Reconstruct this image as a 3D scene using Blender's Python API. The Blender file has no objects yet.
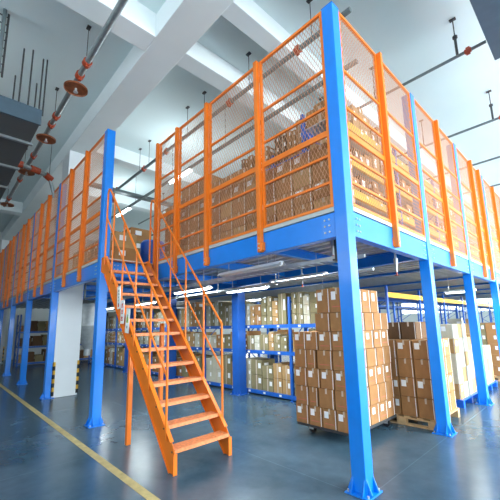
import bpy, math, random
from mathutils import Vector, Matrix
random.seed(7)
R = math.radians
COL = bpy.context.scene.collection

# ------------------------------------------------------------------ materials
def mat(name, rgb, rough=.5, metal=0., noise=0., nscale=6., bump=0., bscale=40., spec=.5, emit=None, estr=0., coat=0.):
    m = bpy.data.materials.new(name); m.use_nodes = True
    nt = m.node_tree; b = nt.nodes['Principled BSDF']
    b.inputs['Base Color'].default_value = (*rgb, 1); b.inputs['Roughness'].default_value = rough
    b.inputs['Metallic'].default_value = metal; b.inputs['Specular IOR Level'].default_value = spec
    b.inputs['Coat Weight'].default_value = coat
    if emit:
        b.inputs['Emission Color'].default_value = (*emit, 1); b.inputs['Emission Strength'].default_value = estr
    if noise or bump:
        tc = nt.nodes.new('ShaderNodeTexCoord')
    if noise:
        n = nt.nodes.new('ShaderNodeTexNoise'); n.inputs['Scale'].default_value = nscale; n.inputs['Detail'].default_value = 5
        nt.links.new(tc.outputs['Object'], n.inputs['Vector'])
        r = nt.nodes.new('ShaderNodeValToRGB')
        r.color_ramp.elements[0].position = .3; r.color_ramp.elements[1].position = .7
        r.color_ramp.elements[0].color = (*[max(0, c*(1-noise)) for c in rgb], 1)
        r.color_ramp.elements[1].color = (*[min(1, c*(1+noise)) for c in rgb], 1)
        nt.links.new(n.outputs['Fac'], r.inputs['Fac']); nt.links.new(r.outputs['Color'], b.inputs['Base Color'])
    if bump:
        n2 = nt.nodes.new('ShaderNodeTexNoise'); n2.inputs['Scale'].default_value = bscale
        nt.links.new(tc.outputs['Object'], n2.inputs['Vector'])
        bp = nt.nodes.new('ShaderNodeBump'); bp.inputs['Strength'].default_value = bump; bp.inputs['Distance'].default_value = .01
        nt.links.new(n2.outputs['Fac'], bp.inputs['Height']); nt.links.new(bp.outputs['Normal'], b.inputs['Normal'])
    return m

def floor_material():
    m = bpy.data.materials.new('polished_concrete'); m.use_nodes = True
    nt = m.node_tree; b = nt.nodes['Principled BSDF']; L = nt.links.new
    tc = nt.nodes.new('ShaderNodeTexCoord')
    n1 = nt.nodes.new('ShaderNodeTexNoise'); n1.inputs['Scale'].default_value = .8; n1.inputs['Detail'].default_value = 8; n1.inputs['Roughness'].default_value = .65
    n2 = nt.nodes.new('ShaderNodeTexNoise'); n2.inputs['Scale'].default_value = 6; n2.inputs['Detail'].default_value = 4; n2.inputs['Distortion'].default_value = .3
    L(tc.outputs['Object'], n1.inputs['Vector']); L(tc.outputs['Object'], n2.inputs['Vector'])
    r1 = nt.nodes.new('ShaderNodeValToRGB')
    e = r1.color_ramp.elements; e[0].position = .36; e[0].color = (.035, .078, .115, 1); e[1].position = .66; e[1].color = (.075, .130, .175, 1)
    r2 = nt.nodes.new('ShaderNodeValToRGB')
    e = r2.color_ramp.elements; e[0].position = .35; e[0].color = (.93, .93, .93, 1); e[1].position = .7; e[1].color = (1.05, 1.05, 1.05, 1)
    L(n1.outputs['Fac'], r1.inputs['Fac']); L(n2.outputs['Fac'], r2.inputs['Fac'])
    mx = nt.nodes.new('ShaderNodeMix'); mx.data_type = 'RGBA'; mx.blend_type = 'MULTIPLY'; mx.inputs['Factor'].default_value = 1
    L(r1.outputs['Color'], mx.inputs['A']); L(r2.outputs['Color'], mx.inputs['B'])
    # saw-cut joints in the slab, one every 3.1 m
    br = nt.nodes.new('ShaderNodeTexBrick'); br.offset = 0; br.inputs['Scale'].default_value = 1
    br.inputs['Brick Width'].default_value = 3.1; br.inputs['Row Height'].default_value = 3.1; br.inputs['Mortar Size'].default_value = .006
    br.inputs['Color1'].default_value = br.inputs['Color2'].default_value = (1, 1, 1, 1); br.inputs['Mortar'].default_value = (1.35, 1.35, 1.3, 1)
    L(tc.outputs['Object'], br.inputs['Vector'])
    m2 = nt.nodes.new('ShaderNodeMix'); m2.data_type = 'RGBA'; m2.blend_type = 'MULTIPLY'; m2.inputs['Factor'].default_value = 1
    L(mx.outputs['Result'], m2.inputs['A']); L(br.outputs['Color'], m2.inputs['B'])
    L(m2.outputs['Result'], b.inputs['Base Color'])
    rr = nt.nodes.new('ShaderNodeMapRange'); rr.inputs['To Min'].default_value = .18; rr.inputs['To Max'].default_value = .30
    L(n1.outputs['Fac'], rr.inputs['Value']); L(rr.outputs['Result'], b.inputs['Roughness'])
    b.inputs['Specular IOR Level'].default_value = .4
    return m

M = {}
M['floor'] = floor_material()
M['slab'] = mat('ceiling_paint', (.70, .82, .84), .8, noise=.03, nscale=.6)
M['beam_white'] = mat('white_beam_paint', (.78, .85, .87), .7, noise=.03, nscale=1.)
M['wall'] = mat('wall_paint', (.66, .68, .66), .8, noise=.06, nscale=.8)
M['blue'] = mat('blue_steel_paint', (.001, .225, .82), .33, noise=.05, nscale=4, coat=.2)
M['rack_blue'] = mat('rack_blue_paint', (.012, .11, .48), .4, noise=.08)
M['orange'] = mat('orange_steel_paint', (.86, .20, .012), .38, noise=.06, nscale=5)
M['mesh'] = mat('orange_wire_paint', (.60, .30, .17), .5)
M['tread'] = mat('worn_orange_tread', (.80, .27, .10), .5, noise=.25, nscale=30, bump=.5, bscale=90)
M['galv'] = mat('galvanised_steel', (.52, .56, .57), .42, metal=.35, noise=.12, nscale=8)
M['deckplate'] = mat('deck_edge_grey', (.50, .54, .53), .6)
M['pipe'] = mat('steel_pipe', (.13, .17, .18), .45, metal=.1, noise=.1)
M['gpipe'] = mat('galvanised_pipe', (.27, .31, .32), .35, metal=.5, noise=.15, nscale=12)
M['red'] = mat('red_pipe_coupling', (.36, .05, .015), .45, noise=.2, nscale=20)
M['rust'] = mat('rust_orange_disc', (.27, .085, .03), .5, noise=.3, nscale=14)
M['duct'] = mat('blue_grey_duct_sheet', (.055, .095, .13), .5, metal=.1, noise=.08)
M['ductdark'] = mat('dark_duct_lining', (.10, .11, .11), .7)
M['dark'] = mat('dark_steel', (.04, .045, .05), .5)
M['white'] = mat('white_enamel', (.85, .87, .87), .4)
M['pillar'] = mat('white_pillar_paint', (.78, .83, .86), .6, noise=.03, nscale=2)
M['tape'] = mat('packing_tape', (.55, .45, .34), .35)
M['label'] = mat('paper_label', (.86, .87, .87), .6)
M['card0'] = mat('brown_cardboard', (.36, .18, .072), .75, spec=.15, noise=.1, nscale=3)
M['card1'] = mat('tan_cardboard', (.44, .27, .12), .75, spec=.15, noise=.1, nscale=3)
M['card2'] = mat('olive_cardboard', (.26, .22, .12), .75, spec=.15, noise=.1, nscale=3)
M['card3'] = mat('white_carton_board', (.56, .53, .41), .65, spec=.15, noise=.05, nscale=3)
M['card4'] = mat('dark_brown_cardboard', (.13, .075, .04), .75, spec=.15, noise=.1, nscale=3)
M['print_red'] = mat('red_carton_print', (.55, .13, .08), .6)
M['wood'] = mat('pallet_pine', (.55, .36, .18), .7, noise=.25, nscale=9)
M['plastic_blue'] = mat('blue_plastic', (.01, .12, .62), .35)
M['yellow'] = mat('yellow_floor_paint', (.50, .40, .17), .6, noise=.22, nscale=9)
M['yel'] = mat('yellow_steel_paint', (.80, .44, .02), .45)
M['black'] = mat('black_rubber', (.015, .015, .017), .6)
M['tube'] = mat('lit_fluorescent_tube', (1, 1, 1), .5, emit=(.86, .97, 1.), estr=14)
M['tubeoff'] = mat('unlit_tube_glass', (.85, .9, .9), .25)
M['pane'] = mat('daylit_window_pane', (.9, .95, 1), .3, emit=(.88, .96, 1.), estr=3.2)
M['text'] = mat('sign_ink', (.05, .06, .06), .6)
M['signred'] = mat('sign_red', (.70, .06, .03), .5)
M['signyel'] = mat('sign_yellow', (.80, .62, .05), .5)
M['signgrn'] = mat('sign_green', (.10, .30, .08), .5)

# ------------------------------------------------------------------ helpers
class MB:
    """collects shapes, builds ONE mesh object"""
    def __init__(s): s.v = []; s.f = []; s.m = []; s.mi = 0; s.smooth = []
    def add(s, vs, fs, sm=False):
        o = len(s.v); s.v += [tuple(v) for v in vs]
        for f in fs: s.f.append(tuple(i+o for i in f)); s.m.append(s.mi); s.smooth.append(sm)
        return s
    def box(s, x0, x1, y0, y1, z0, z1):
        vs = [(x, y, z) for x in (x0, x1) for y in (y0, y1) for z in (z0, z1)]
        return s.add(vs, [(0,1,3,2), (4,6,7,5), (0,4,5,1), (2,3,7,6), (0,2,6,4), (1,5,7,3)])
    def bar(s, p, q, w, h, up=(0,0,1)):
        p = Vector(p); q = Vector(q); d = (q-p).normalized(); u = Vector(up)
        a = d.cross(u).normalized(); b = a.cross(d).normalized()
        vs = [c + a*i*w/2 + b*j*h/2 for c in (p, q) for i, j in ((-1,-1), (1,-1), (1,1), (-1,1))]
        return s.add(vs, [(0,1,2,3), (7,6,5,4), (0,4,5,1), (1,5,6,2), (2,6,7,3), (3,7,4,0)])
    def cyl(s, p, q, r, r2=None, n=12, cap=True):
        p = Vector(p); q = Vector(q); r2 = r if r2 is None else r2
        d = (q-p).normalized(); u = Vector((0,0,1)) if abs(d.z) < .9 else Vector((1,0,0))
        a = d.cross(u).normalized(); b = d.cross(a)
        vs = []
        for i in range(n):
            t = 2*math.pi*i/n; k = a*math.cos(t)+b*math.sin(t); vs += [p+k*r, q+k*r2]
        s.add(vs, [(2*i, 2*i+1, (2*i+3) % (2*n), (2*i+2) % (2*n)) for i in range(n)], True)
        if cap:
            s.add([vs[2*i] for i in range(n)], [tuple(range(n))]); s.add([vs[2*i+1] for i in range(n)], [tuple(range(n))[::-1]])
        return s
    def path(s, pts, r, n=8):
        for i in range(len(pts)-1): s.cyl(pts[i], pts[i+1], r, n=n)
        return s
    def prism(s, poly, axis, c0, c1):
        """poly of 2D points extruded along axis"""
        def P(a, b, c): return {'x': (c, a, b), 'y': (a, c, b), 'z': (a, b, c)}[axis]
        n = len(poly); vs = [P(a, b, c0) for a, b in poly] + [P(a, b, c1) for a, b in poly]
        return s.add(vs, [tuple(range(n))[::-1], tuple(range(n, 2*n))] + [(i, (i+1) % n, n+(i+1) % n, n+i) for i in range(n)])
    def build(s, name, mats, parent=None, loc=(0,0,0), bevel=0, fix=True):
        me = bpy.data.meshes.new(name); me.from_pydata(s.v, [], s.f)
        for k in (mats if isinstance(mats, (list, tuple)) else [mats]): me.materials.append(k if not isinstance(k, str) else M[k])
        me.polygons.foreach_set('material_index', s.m); me.polygons.foreach_set('use_smooth', s.smooth)
        me.update()
        if fix:
            import bmesh
            bm = bmesh.new(); bm.from_mesh(me); bmesh.ops.recalc_face_normals(bm, faces=bm.faces); bm.to_mesh(me); bm.free()
        o = bpy.data.objects.new(name, me); COL.objects.link(o); o.location = loc
        if parent: o.parent = parent
        if bevel:
            b = o.modifiers.new('bevel', 'BEVEL'); b.width = bevel; b.segments = 2; b.limit_method = 'ANGLE'
        return o

def tag(o, label, cat, group=None, kind=None):
    if label: o['label'] = label
    if cat: o['category'] = cat
    if group: o['group'] = group
    if kind: o['kind'] = kind
    return o
def thing(name, label, cat, loc=(0,0,0), rz=0, group=None):
    o = bpy.data.objects.new(name, None); COL.objects.link(o); o.location = loc; o.rotation_euler = (0,0,rz); o.empty_display_size = .1
    return tag(o, label, cat, group)
def structure(o, label=None, cat=None):
    o['kind'] = 'structure'
    if label: o['label'] = label
    if cat: o['category'] = cat
    return o
def copy_tree(o, parent=None):
    c = o.copy(); COL.objects.link(c)
    if parent: c.parent = parent
    for ch in list(o.children): copy_tree(ch, c)
    return c
ORD = ['first', 'second', 'third', 'fourth', 'fifth', 'sixth', 'seventh', 'eighth', 'ninth', 'tenth', 'eleventh', 'twelfth', 'thirteenth', 'fourteenth', 'fifteenth', 'sixteenth']
def kids(a, o):  # parents a built part
    o.parent = a; return o

# ------------------------------------------------------------------ camera
cam = bpy.data.cameras.new('camera'); co = bpy.data.objects.new('camera', cam); COL.objects.link(co)
yaw, pit, rol, fpx, ppx, ppy = .8008, .1669, -.0233, 331.42, 255.44, 269.74
F = Vector((-math.sin(yaw)*math.cos(pit), math.cos(yaw)*math.cos(pit), math.sin(pit)))
Rr = Vector((math.cos(yaw), math.sin(yaw), 0)); U = Rr.cross(F)
R2 = Rr*math.cos(rol)+U*math.sin(rol); U2 = -Rr*math.sin(rol)+U*math.cos(rol)
co.matrix_world = Matrix(((R2.x, U2.x, -F.x, 1.7708), (R2.y, U2.y, -F.y, -3.112), (R2.z, U2.z, -F.z, 1.6265), (0,0,0,1)))
cam.sensor_width = 36; cam.lens = fpx/500*36; cam.shift_x = (250-ppx)/500; cam.shift_y = (ppy-250)/500
cam.clip_start = .05; cam.clip_end = 200
bpy.context.scene.camera = co

# ------------------------------------------------------------------ building shell
X0, X1, Y0, Y1, ZC = -22.5, 7., -9., 40., 6.95
W_, D_, H_, DK = 4.465, 1.0085, 5.5, 2.93      # recess corner x, step depth, fence top, deck top
structure(MB().box(X0-.2, X1+.2, Y0-.2, Y1+.2, -.2, 0).build('floor', 'floor'))
structure(MB().box(X0-.2, X1+.2, Y0-.2, Y1+.2, ZC, ZC+.2).build('ceiling', 'slab'))
def wall(name, axis, c0, c1, a0, a1, holes, zt=ZC):
    """wall with rectangular holes (a0,a1,z0,z1), cut as strips"""
    mb = MB()
    def bx(p, q, z0, z1):
        if q-p < 1e-4 or z1-z0 < 1e-4: return
        if axis == 'x': mb.box(c0, c1, p, q, z0, z1)
        else: mb.box(p, q, c0, c1, z0, z1)
    cur = a0
    for (h0, h1) in sorted(set(h[:2] for h in holes)):
        bx(cur, h0, 0, zt); zc = 0
        for (z0, z1) in sorted(h[2:] for h in holes if h[:2] == (h0, h1)): bx(h0, h1, zc, z0); zc = z1
        bx(h0, h1, zc, zt); cur = h1
    bx(cur, a1, 0, zt)
    return structure(mb.build(name, 'wall'))
winR = []
for (h0, h1) in [(-4.4, -1.2), (-.6, 2.6), (3.2, 6.4), (7.0, 10.2), (10.8, 15), (16, 22), (23, 30)]:
    winR += ([(h0, h1, .3, 3.3)] if h0 > -1 else [])+[(h0, h1, 3.8, 6.2)]
winF = [(-6.5, -2.5, 3.2, 6.2), (-1.5, 2.5, 3.2, 6.2), (3.2, 6.5, 3.2, 6.2)]
winB = [(-16, -9, 2.6, 6.2), (-8, -1, 2.6, 6.2), (0, 6.5, 2.6, 6.2)]
winL = [(8, 14, 3., 6.), (15, 22, 3., 6.), (23, 32, 3., 6.)]
wall('wall_right', 'x', X1, X1+.25, Y0, Y1, winR)
wall('wall_front', 'y', Y0-.25, Y0, X0, X1, winF)
wall('wall_back', 'y', Y1, Y1+.25, X0, X1, winB)
wall('wall_left', 'x', X0-.25, X0, Y0, Y1, winL)
wn = 0
def windows(axis, c, lst, inward, power):
    global wn
    for (a0, a1, z0, z1) in lst:
        wn += 1
        mb = MB(); k = .05
        def B(p, q, s, t, d=.06):
            lo, hi = (c+.02, c+.02+d)
            if axis == 'x': mb.box(lo, hi, p, q, s, t)
            else: mb.box(p, q, lo, hi, s, t)
        B(a0, a0+k, z0, z1); B(a1-k, a1, z0, z1); B(a0, a1, z0, z0+k); B(a0, a1, z1-k, z1); nn = max(1, round((a1-a0)/1.3))
        for i in range(1, nn): t = a0+(a1-a0)*i/nn; B(t-.025, t+.025, z0, z1)
        B(a0, a1, (z0+z1)/2-.025, (z0+z1)/2+.025)
        fr = structure(mb.build('window_%d' % wn, 'white'))
        mb = MB()
        if axis == 'x': mb.box(c+.04, c+.05, a0+k, a1-k, z0+k, z1-k)
        else: mb.box(a0+k, a1-k, c+.04, c+.05, z0+k, z1-k)
        mb.build('window_pane', 'pane', fr)
        if power:
            l = bpy.data.lights.new('window_daylight', 'AREA'); l.shape = 'RECTANGLE'; l.size = (a1-a0)-.1; l.size_y = (z1-z0)-.1
            l.energy = power*(a1-a0)*(z1-z0)*((2.4 if 2 < a0 < 11 else .55) if axis == 'x' and z0 < 1 else 1.5); l.color = (.90, .97, 1.)
            lo = bpy.data.objects.new('window_daylight', l); COL.objects.link(lo)
            d = Vector(inward); pos = (c, (a0+a1)/2, (z0+z1)/2) if axis == 'x' else ((a0+a1)/2, c, (z0+z1)/2)
            lo.location = Vector(pos)+d*.03
            l.spread = R(105 if z0 < 1 else 160)
            lo.rotation_euler = (d+Vector((0, 0, -.40 if z0 < 1 else .45))).to_track_quat('-Z', 'Z').to_euler()
windows('x', X1, winR, (-1, 0, 0), 34)
windows('y', Y0-.1, winF, (0, 1, 0), 6)
windows('y', Y1, winB, (0, -1, 0), 24)
windows('x', X0-.1, winL, (1, 0, 0), 10)

# concrete ceiling beams and building columns (setting)
tn = 0
def trim(mb, m, **k):
    global tn; tn += 1
    return structure(mb.build('trim_%d' % tn, m, **k))
trim(MB().box(X0, X1, -.86, -.29, 6.5, ZC+.02), 'beam_white', bevel=.01)      # main girder
for (xa, xb, ya, yb, zb) in [(-3.27, -2.85, Y0, -.86, 6.5), (-3.2, -2.85, -.29, Y1, 6.55), (-1.86, -1.55, -.29, Y1, 6.6), (-7.9, -7.5, -.29, Y1, 6.55), (-11.4, -11., -.29, Y1, 6.6), (3.2, 3.6, Y0, -.86, 6.5), (-15, -14.5, Y0, -.86, 6.5), (-20.8, -20.2, Y0, -.86, 6.5), (-18, -17.6, -.29, Y1, 6.6)]:
    trim(MB().box(xa, xb, ya, yb, zb, ZC+.02), 'beam_white', bevel=.008)
trim(MB().box(X0+.0, X0+.35, Y0, Y1, 5.6, 5.95), 'beam_white')

def pillar(x, y, label):
    t = thing('building_pillar', label, 'pillar', (x, y, 0))
    MB().box(-.325, .325, -.285, .285, 0, 6.5).build('shaft', 'pillar', t, bevel=.012)
    for sx in (-1, 1):
        for sy in (-1, 1):
            g = MB()
            for i in range(8):
                g.mi = i % 2; z0 = .05+i*.08*1.25; z1 = z0+.1
                # an L-shaped guard wrapping the corner
                x_, y_ = sx*.34, sy*.30
                g.box(min(x_, x_-sx*.055), max(x_, x_-sx*.055), min(y_, y_-sy*.016), max(y_, y_-sy*.016), z0, z1)
                g.box(min(x_, x_-sx*.016), max(x_, x_-sx*.016), min(y_, y_-sy*.055), max(y_, y_-sy*.055), z0, z1)
            o = g.build('corner_guard', ['black', 'yel'], t); o['label'] = 'black and yellow striped corner guard'
    return t
pillar(-8.08, -.575, 'white square building pillar behind the second blue column with striped corner guards')
pillar(-20.4, -.575, 'far white building pillar at the left edge beyond the last blue columns')

# yellow floor line
structure(MB().box(-21, 4.5, -1.46, -1.37, .0005, .004).build('trim_90', 'yellow'), 'long yellow painted guide line on the grey concrete floor')

# ------------------------------------------------------------------ mezzanine steelwork
def column(x, y, w, h, label, group, base=True, upper=None, cat='column', near=(1, -1), m='blue'):
    """x,y = the corner nearest the camera; body extends to -x,+y"""
    t = thing('steel_column', label, cat, (x, y, 0), group=group)
    MB().box(-w, 0, 0, w, .012, h).build('shaft', m, t, bevel=.006)
    p = MB(); e = .055
    p.box(-w-e, e, -e, w+e, 0, .014)
    p.build('base_plate', m, t, bevel=.003)
    g = MB(); c = -w/2; k = w/2
    tri = lambda a0, s: [(a0, .014), (a0+s*.05, .014), (a0+s*.05, .03), (a0, .15)]
    for off in (-.8*k, .8*k):
        for s, a0 in ((1, 0), (-1, -w)): g.prism(tri(a0, s), 'y', k+off-.005, k+off+.005)
        for s, a0 in ((1, w), (-1, 0)): g.prism(tri(a0, s), 'x', c+off-.005, c+off+.005)
    g.build('gusset', m, t)
    b = MB()
    for bx, by in ((-w-e*.5, -e*.5), (e*.5, -e*.5), (e*.5, w+e*.5), (-w-e*.5, w+e*.5)): b.cyl((bx, by, .014), (bx, by, .035), .010, n=6)
    b.build('anchor_bolt', 'galv', t)
    MB().box(-w, 0, 0, w, h, h+.006).build('cap_plate', m, t)
    return t
cw = .155
GR = 'blue steel columns of the mezzanine'
column(0, 0, cw, H_, 'tall blue steel column at the near corner of the mezzanine, in front of trolley', GR)
for i in range(1, 9):
    column(0, 2.4*i, cw, H_+.0, 'blue steel column on the right face, %s one behind the corner column' % ORD[i-1], GR)
column(-W_+cw*0, -D_, cw, H_, 'blue steel column standing left of the staircase, the nearest on the left face', GR)
LX = [-7.78, -10.87, -13.8, -16.8, -19.8]
for i, x in enumerate(LX):
    column(x, -D_, cw, H_, 'blue steel column on the left face, %s one left of the column by the staircase' % ORD[i], GR)
for i, (x, y) in enumerate([(-4.46, 2.3), (-7.78, 2.3), (-10.87, 2.3), (-13.8, 2.3), (-4.46, 7.1), (-7.78, 7.1)]):
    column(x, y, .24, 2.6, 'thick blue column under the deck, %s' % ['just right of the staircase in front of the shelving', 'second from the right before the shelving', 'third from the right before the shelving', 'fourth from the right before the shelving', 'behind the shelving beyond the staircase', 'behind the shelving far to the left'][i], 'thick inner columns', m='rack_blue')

def ibeam(axis, a0, a1, c, z0, z1, w, label, group='blue deck beams', flush=0):
    """I-section beam along axis; c = centre of the cross axis"""
    mb = MB(); tf = .014; tw = .012
    prof = [(c-w/2, z0), (c+w/2, z0), (c+w/2, z0+tf), (c+tw/2, z0+tf), (c+tw/2, z1-tf), (c+w/2, z1-tf), (c+w/2, z1), (c-w/2, z1), (c-w/2, z1-tf), (c-tw/2, z1-tf), (c-tw/2, z0+tf), (c-w/2, z0+tf)]
    mb.prism(prof, axis, a0, a1)
    o = mb.build('steel_beam', 'blue'); return tag(o, label, 'beam', group)
def cbeam(axis, a0, a1, c0, c1, z0, z1, label, group='blue deck edge beams'):
    """closed-face edge beam with bolts at both ends"""
    if axis == 'x': mb = MB().box(a0, a1, c0, c1, z0, z1)
    else: mb = MB().box(c0, c1, a0, a1, z0, z1)
    o = mb.build('edge_beam', 'blue', bevel=.004); tag(o, label, 'beam', group)
    b = MB()
    for e in (a0+.08, a0+.14, a1-.08, a1-.14):
        for z in (z0+.07, (z0+z1)/2, z1-.07):
            if axis == 'x': b.cyl((e, c0, z), (e, c0-.012, z), .011, n=6)
            else: b.cyl((c1, e, z), (c1+.012, e, z), .011, n=6)
    k = b.build('beam_bolt', 'galv', o)
    return o
zb0, zb1, zbt = 2.58, 2.865, 2.82
cbeam('x', -W_+.08, -cw, .02, .13, zb0, zb1, 'long blue edge beam under the front fence, from corner column to the stairs')
for i in range(8):
    cbeam('y', cw+2.4*i, 2.4*(i+1), -.13, -.02, zb0, zb1, 'blue edge beam of the right face in the %s bay from the corner column' % ORD[i])
cbeam('y', -D_+cw, .12, -W_-.05, -W_+.06, zb0, zb1, 'short blue edge beam at the stair top beside the left column')
xs = [-W_]+LX
for i in range(len(xs)-1):
    cbeam('x', xs[i+1], xs[i]-cw, -D_+.02, -D_+.13, zb0, zb1, 'blue edge beam of the left face in the %s bay left of the staircase' % ORD[i])
for i, y in enumerate([2.4, 4.8, 7.2, 9.6, 12., 14.4]):
    ibeam('x', -20, -cw, y+.075, 2.62 if i == 0 else 2.775, zbt, .11, 'blue main beam across the deck underside, %s from the front' % ORD[i])
for i, x in enumerate([-1.5, -3.0, -4.62, -6.1, -7.86, -9.4, -10.95]):
    ibeam('y', .14 if x > -4.5 else -D_+.14, 2.4, x, 2.68, zbt, .09, 'blue secondary beam under the front deck bay, %s from the corner column' % ORD[i], 'blue secondary beams')

# corrugated steel deck (ribs along x) and its top boards
def deck(x0, x1, y0, y1, label):
    mb = MB(); y = y0+.125; pts = []
    while y < y1-.01:
        e = y+.26
        pts += [(y, 2.908), (y+.07, 2.908), (y+.09, 2.826), (y+.19, 2.826), (y+.21, 2.908)]
        y = e
    y1_ = y
    pts.append((y1_, 2.908))
    n = len(pts); vs = [(x0, a, b) for a, b in pts]+[(x1-.12, a, b) for a, b in pts]
    mb.add(vs, [(i, i+1, n+i+1, n+i) for i in range(n-1)])
    o = thing('mezzanine_deck', label, 'deck')
    mb.build('corrugated_sheet', 'galv', o, fix=False)
    MB().box(x0, x1, y0, y1, zb1+.046, DK).build('deck_board', 'deckplate', o)
    return o
deck(-20, -.02, .02, 19, 'grey corrugated steel deck of the mezzanine between the blue beams')
deck(-7.74, -W_-.005, -D_+.02, .018, 'projecting strip of corrugated deck between stair top and white pillar')
deck(-20, -8.42, -D_+.02, .018, 'projecting strip of corrugated deck left of the white pillar')
# pale kick strip along the deck edges
for lab, a in (('front', (-W_+.02, -cw-.002, .013, .0195, 2.875, 2.925)), ('right', (-.0195, -.013, cw, 19, 2.875, 2.925)), ('left', (-19.9, -W_-cw, -D_+.013, -D_+.0195, 2.875, 2.925))):
    tag(MB().box(*a).build('kick_strip', 'deckplate'), 'pale grey kick strip along the %s edge of the mezzanine deck' % lab, 'deck edge')

# ------------------------------------------------------------------ orange mesh fence
def post(x, y, ax, label, z0=2.60):
    """ax: outward direction of the face"""
    t = thing('fence_post', label, 'fence post', (x, y, 0), group='orange fence posts')
    MB().box(-.034, .034, -.03, .03, z0, H_).build('upright', 'orange', t, bevel=.004)
    b = MB(); dx, dy = ax
    b.box(*( (-.055, -.03) if dx else (.034, .06) ), *( (-.045, .02) if dx else (-.02, .03)), z0+.02, z0+.13)
    b.build('bracket', 'orange', t)
    c = MB()
    for z in (z0+.05, z0+.11): c.cyl((dx*.03, dy*.03, z), (dx*.045, dy*.045, z), .012, n=6)
    c.build('bracket_bolt', 'galv', t)
    return t
RAILS = [3.23, 3.56, 3.845, 4.18, 4.68]
def clip(p, q, x0, x1, z0, z1):
    t0, t1 = 0., 1.; dx, dz = q[0]-p[0], q[1]-p[1]
    for pp, qq in ((-dx, p[0]-x0), (dx, x1-p[0]), (-dz, p[1]-z0), (dz, z1-p[1])):
        if abs(pp) < 1e-9:
            if qq < 0: return None
        else:
            r = qq/pp
            if pp < 0: t0 = max(t0, r)
            else: t1 = min(t1, r)
    if t0 >= t1: return None
    return (p[0]+dx*t0, p[1]+dz*t0), (p[0]+dx*t1, p[1]+dz*t1)
def panel(p0, p1, label, fine=True, z0=2.931, z1=H_):
    """mesh panel from p0 to p1 (xy)"""
    a = Vector((*p0, 0)); b = Vector((*p1, 0)); L = (b-a).length; d = (b-a).normalized()
    t = thing('mesh_fence_panel', label, 'fence panel', a, math.atan2(d.y, d.x), 'orange wire mesh fence panels')
    f = MB(); s = .036; h = s/2
    f.box(0, L, -h, h, z0, z0+s); f.box(0, L, -h, h, z1-s, z1); f.box(0, s, -h, h, z0+s, z1-s); f.box(L-s, L, -h, h, z0+s, z1-s)
    f.build('frame', 'orange', t)
    for z in RAILS:
        w = .036 if z == 3.845 else .015
        MB().box(s, L-s, -h*.8, h*.8, z-w, z+w).build('rail', 'orange', t)
    m = MB(); px = .05 if fine else .075; pz = .105 if fine else .16; w = .0034 if fine else .005
    slope = pz/px; zz0, zz1, xx0, xx1 = z0+s, z1-s, s, L-s
    k = int((zz1-zz0)/pz*1.0)+2; n = int((xx1-xx0)/px)+k+3
    for i in range(-k, n):
        for sg in (1, -1):
            x = xx0+i*px if sg == 1 else xx1-i*px
            c = clip((x, zz0), (x+sg*(zz1-zz0)/slope, zz1), xx0, xx1, zz0, zz1)
            if c:
                (ax_, az_), (bx_, bz_) = c; nn = Vector((bz_-az_, 0, -(bx_-ax_))).normalized()*w
                y = .002*sg
                A = Vector((ax_, y, az_)); B = Vector((bx_, y, bz_)); yy = Vector((0, w*.8, 0))
                m.add([A-nn, A+yy, A+nn, A-yy, B-nn, B+yy, B+nn, B-yy], [(0,4,5,1), (1,5,6,2), (2,6,7,3), (3,7,4,0)])
    m.build('wire_mesh', 'mesh', t, fix=False)
    return t
# front face
fp = [-1.31, -2.56, -3.54, -4.32]
yf = -.018
for i, x in enumerate(fp): post(x, yf, (0, -1), 'orange fence post on the front face, %s left of the corner column' % ORD[i])
edges = [-cw-.005]+fp
for i in range(4):
    panel((edges[i+1]+.036, .03), (edges[i]-(.036 if i else 0), .03), 'orange mesh panel of the front fence, %s left of the corner column' % ORD[i])
# right face
ry = [(1.2, 1), (2.4, 0), (3.6, 1), (4.8, 0), (6.0, 1), (6.75, 1), (7.2, 0), (8.4, 1), (9.6, 0), (10.8, 1), (12., 0), (13.2, 1), (14.4, 0), (15.6, 1), (16.8, 0)]
prev = cw+.005; pi_ = 0; qi = 0
for i, (y, ispost) in enumerate(ry):
    if ispost:
        post(.018, y, (1, 0), 'orange fence post on the right face, %s behind the corner column' % ORD[pi_]); pi_ += 1
        e = y-.036; nx = y+.036
    else: e = y-.004; nx = y+cw+.004
    if e-prev > .3:
        panel((-.03, prev), (-.03, e), 'orange mesh panel of the right fence, %s behind the corner column' % ORD[qi], fine=i < 6); qi += 1
    prev = nx
# left face
lp = [(-5.62, 1), (-6.75, 1), (-7.78, 0), (-8.9, 1), (-9.8, 1), (-10.87, 0), (-11.75, 1), (-12.6, 1), (-13.8, 0), (-14.7, 1), (-15.6, 1), (-16.8, 0), (-17.7, 1), (-18.7, 1), (-19.8, 0)]
prev = -W_-cw-.005; pi_ = 0; qi = 0
yl = -D_-.018
for i, (x, ispost) in enumerate(lp):
    if ispost:
        post(x, yl, (0, -1), 'orange fence post on the left face, %s left of the staircase column' % ORD[pi_]); pi_ += 1
        e = x+.036; nx = x-.036
    else: e = x+.004; nx = x-cw-.004
    panel((e, -D_+.03), (prev, -D_+.03), 'orange mesh panel of the left fence, %s left of the staircase column' % ORD[qi], fine=i < 5); qi += 1
    prev = nx

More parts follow.
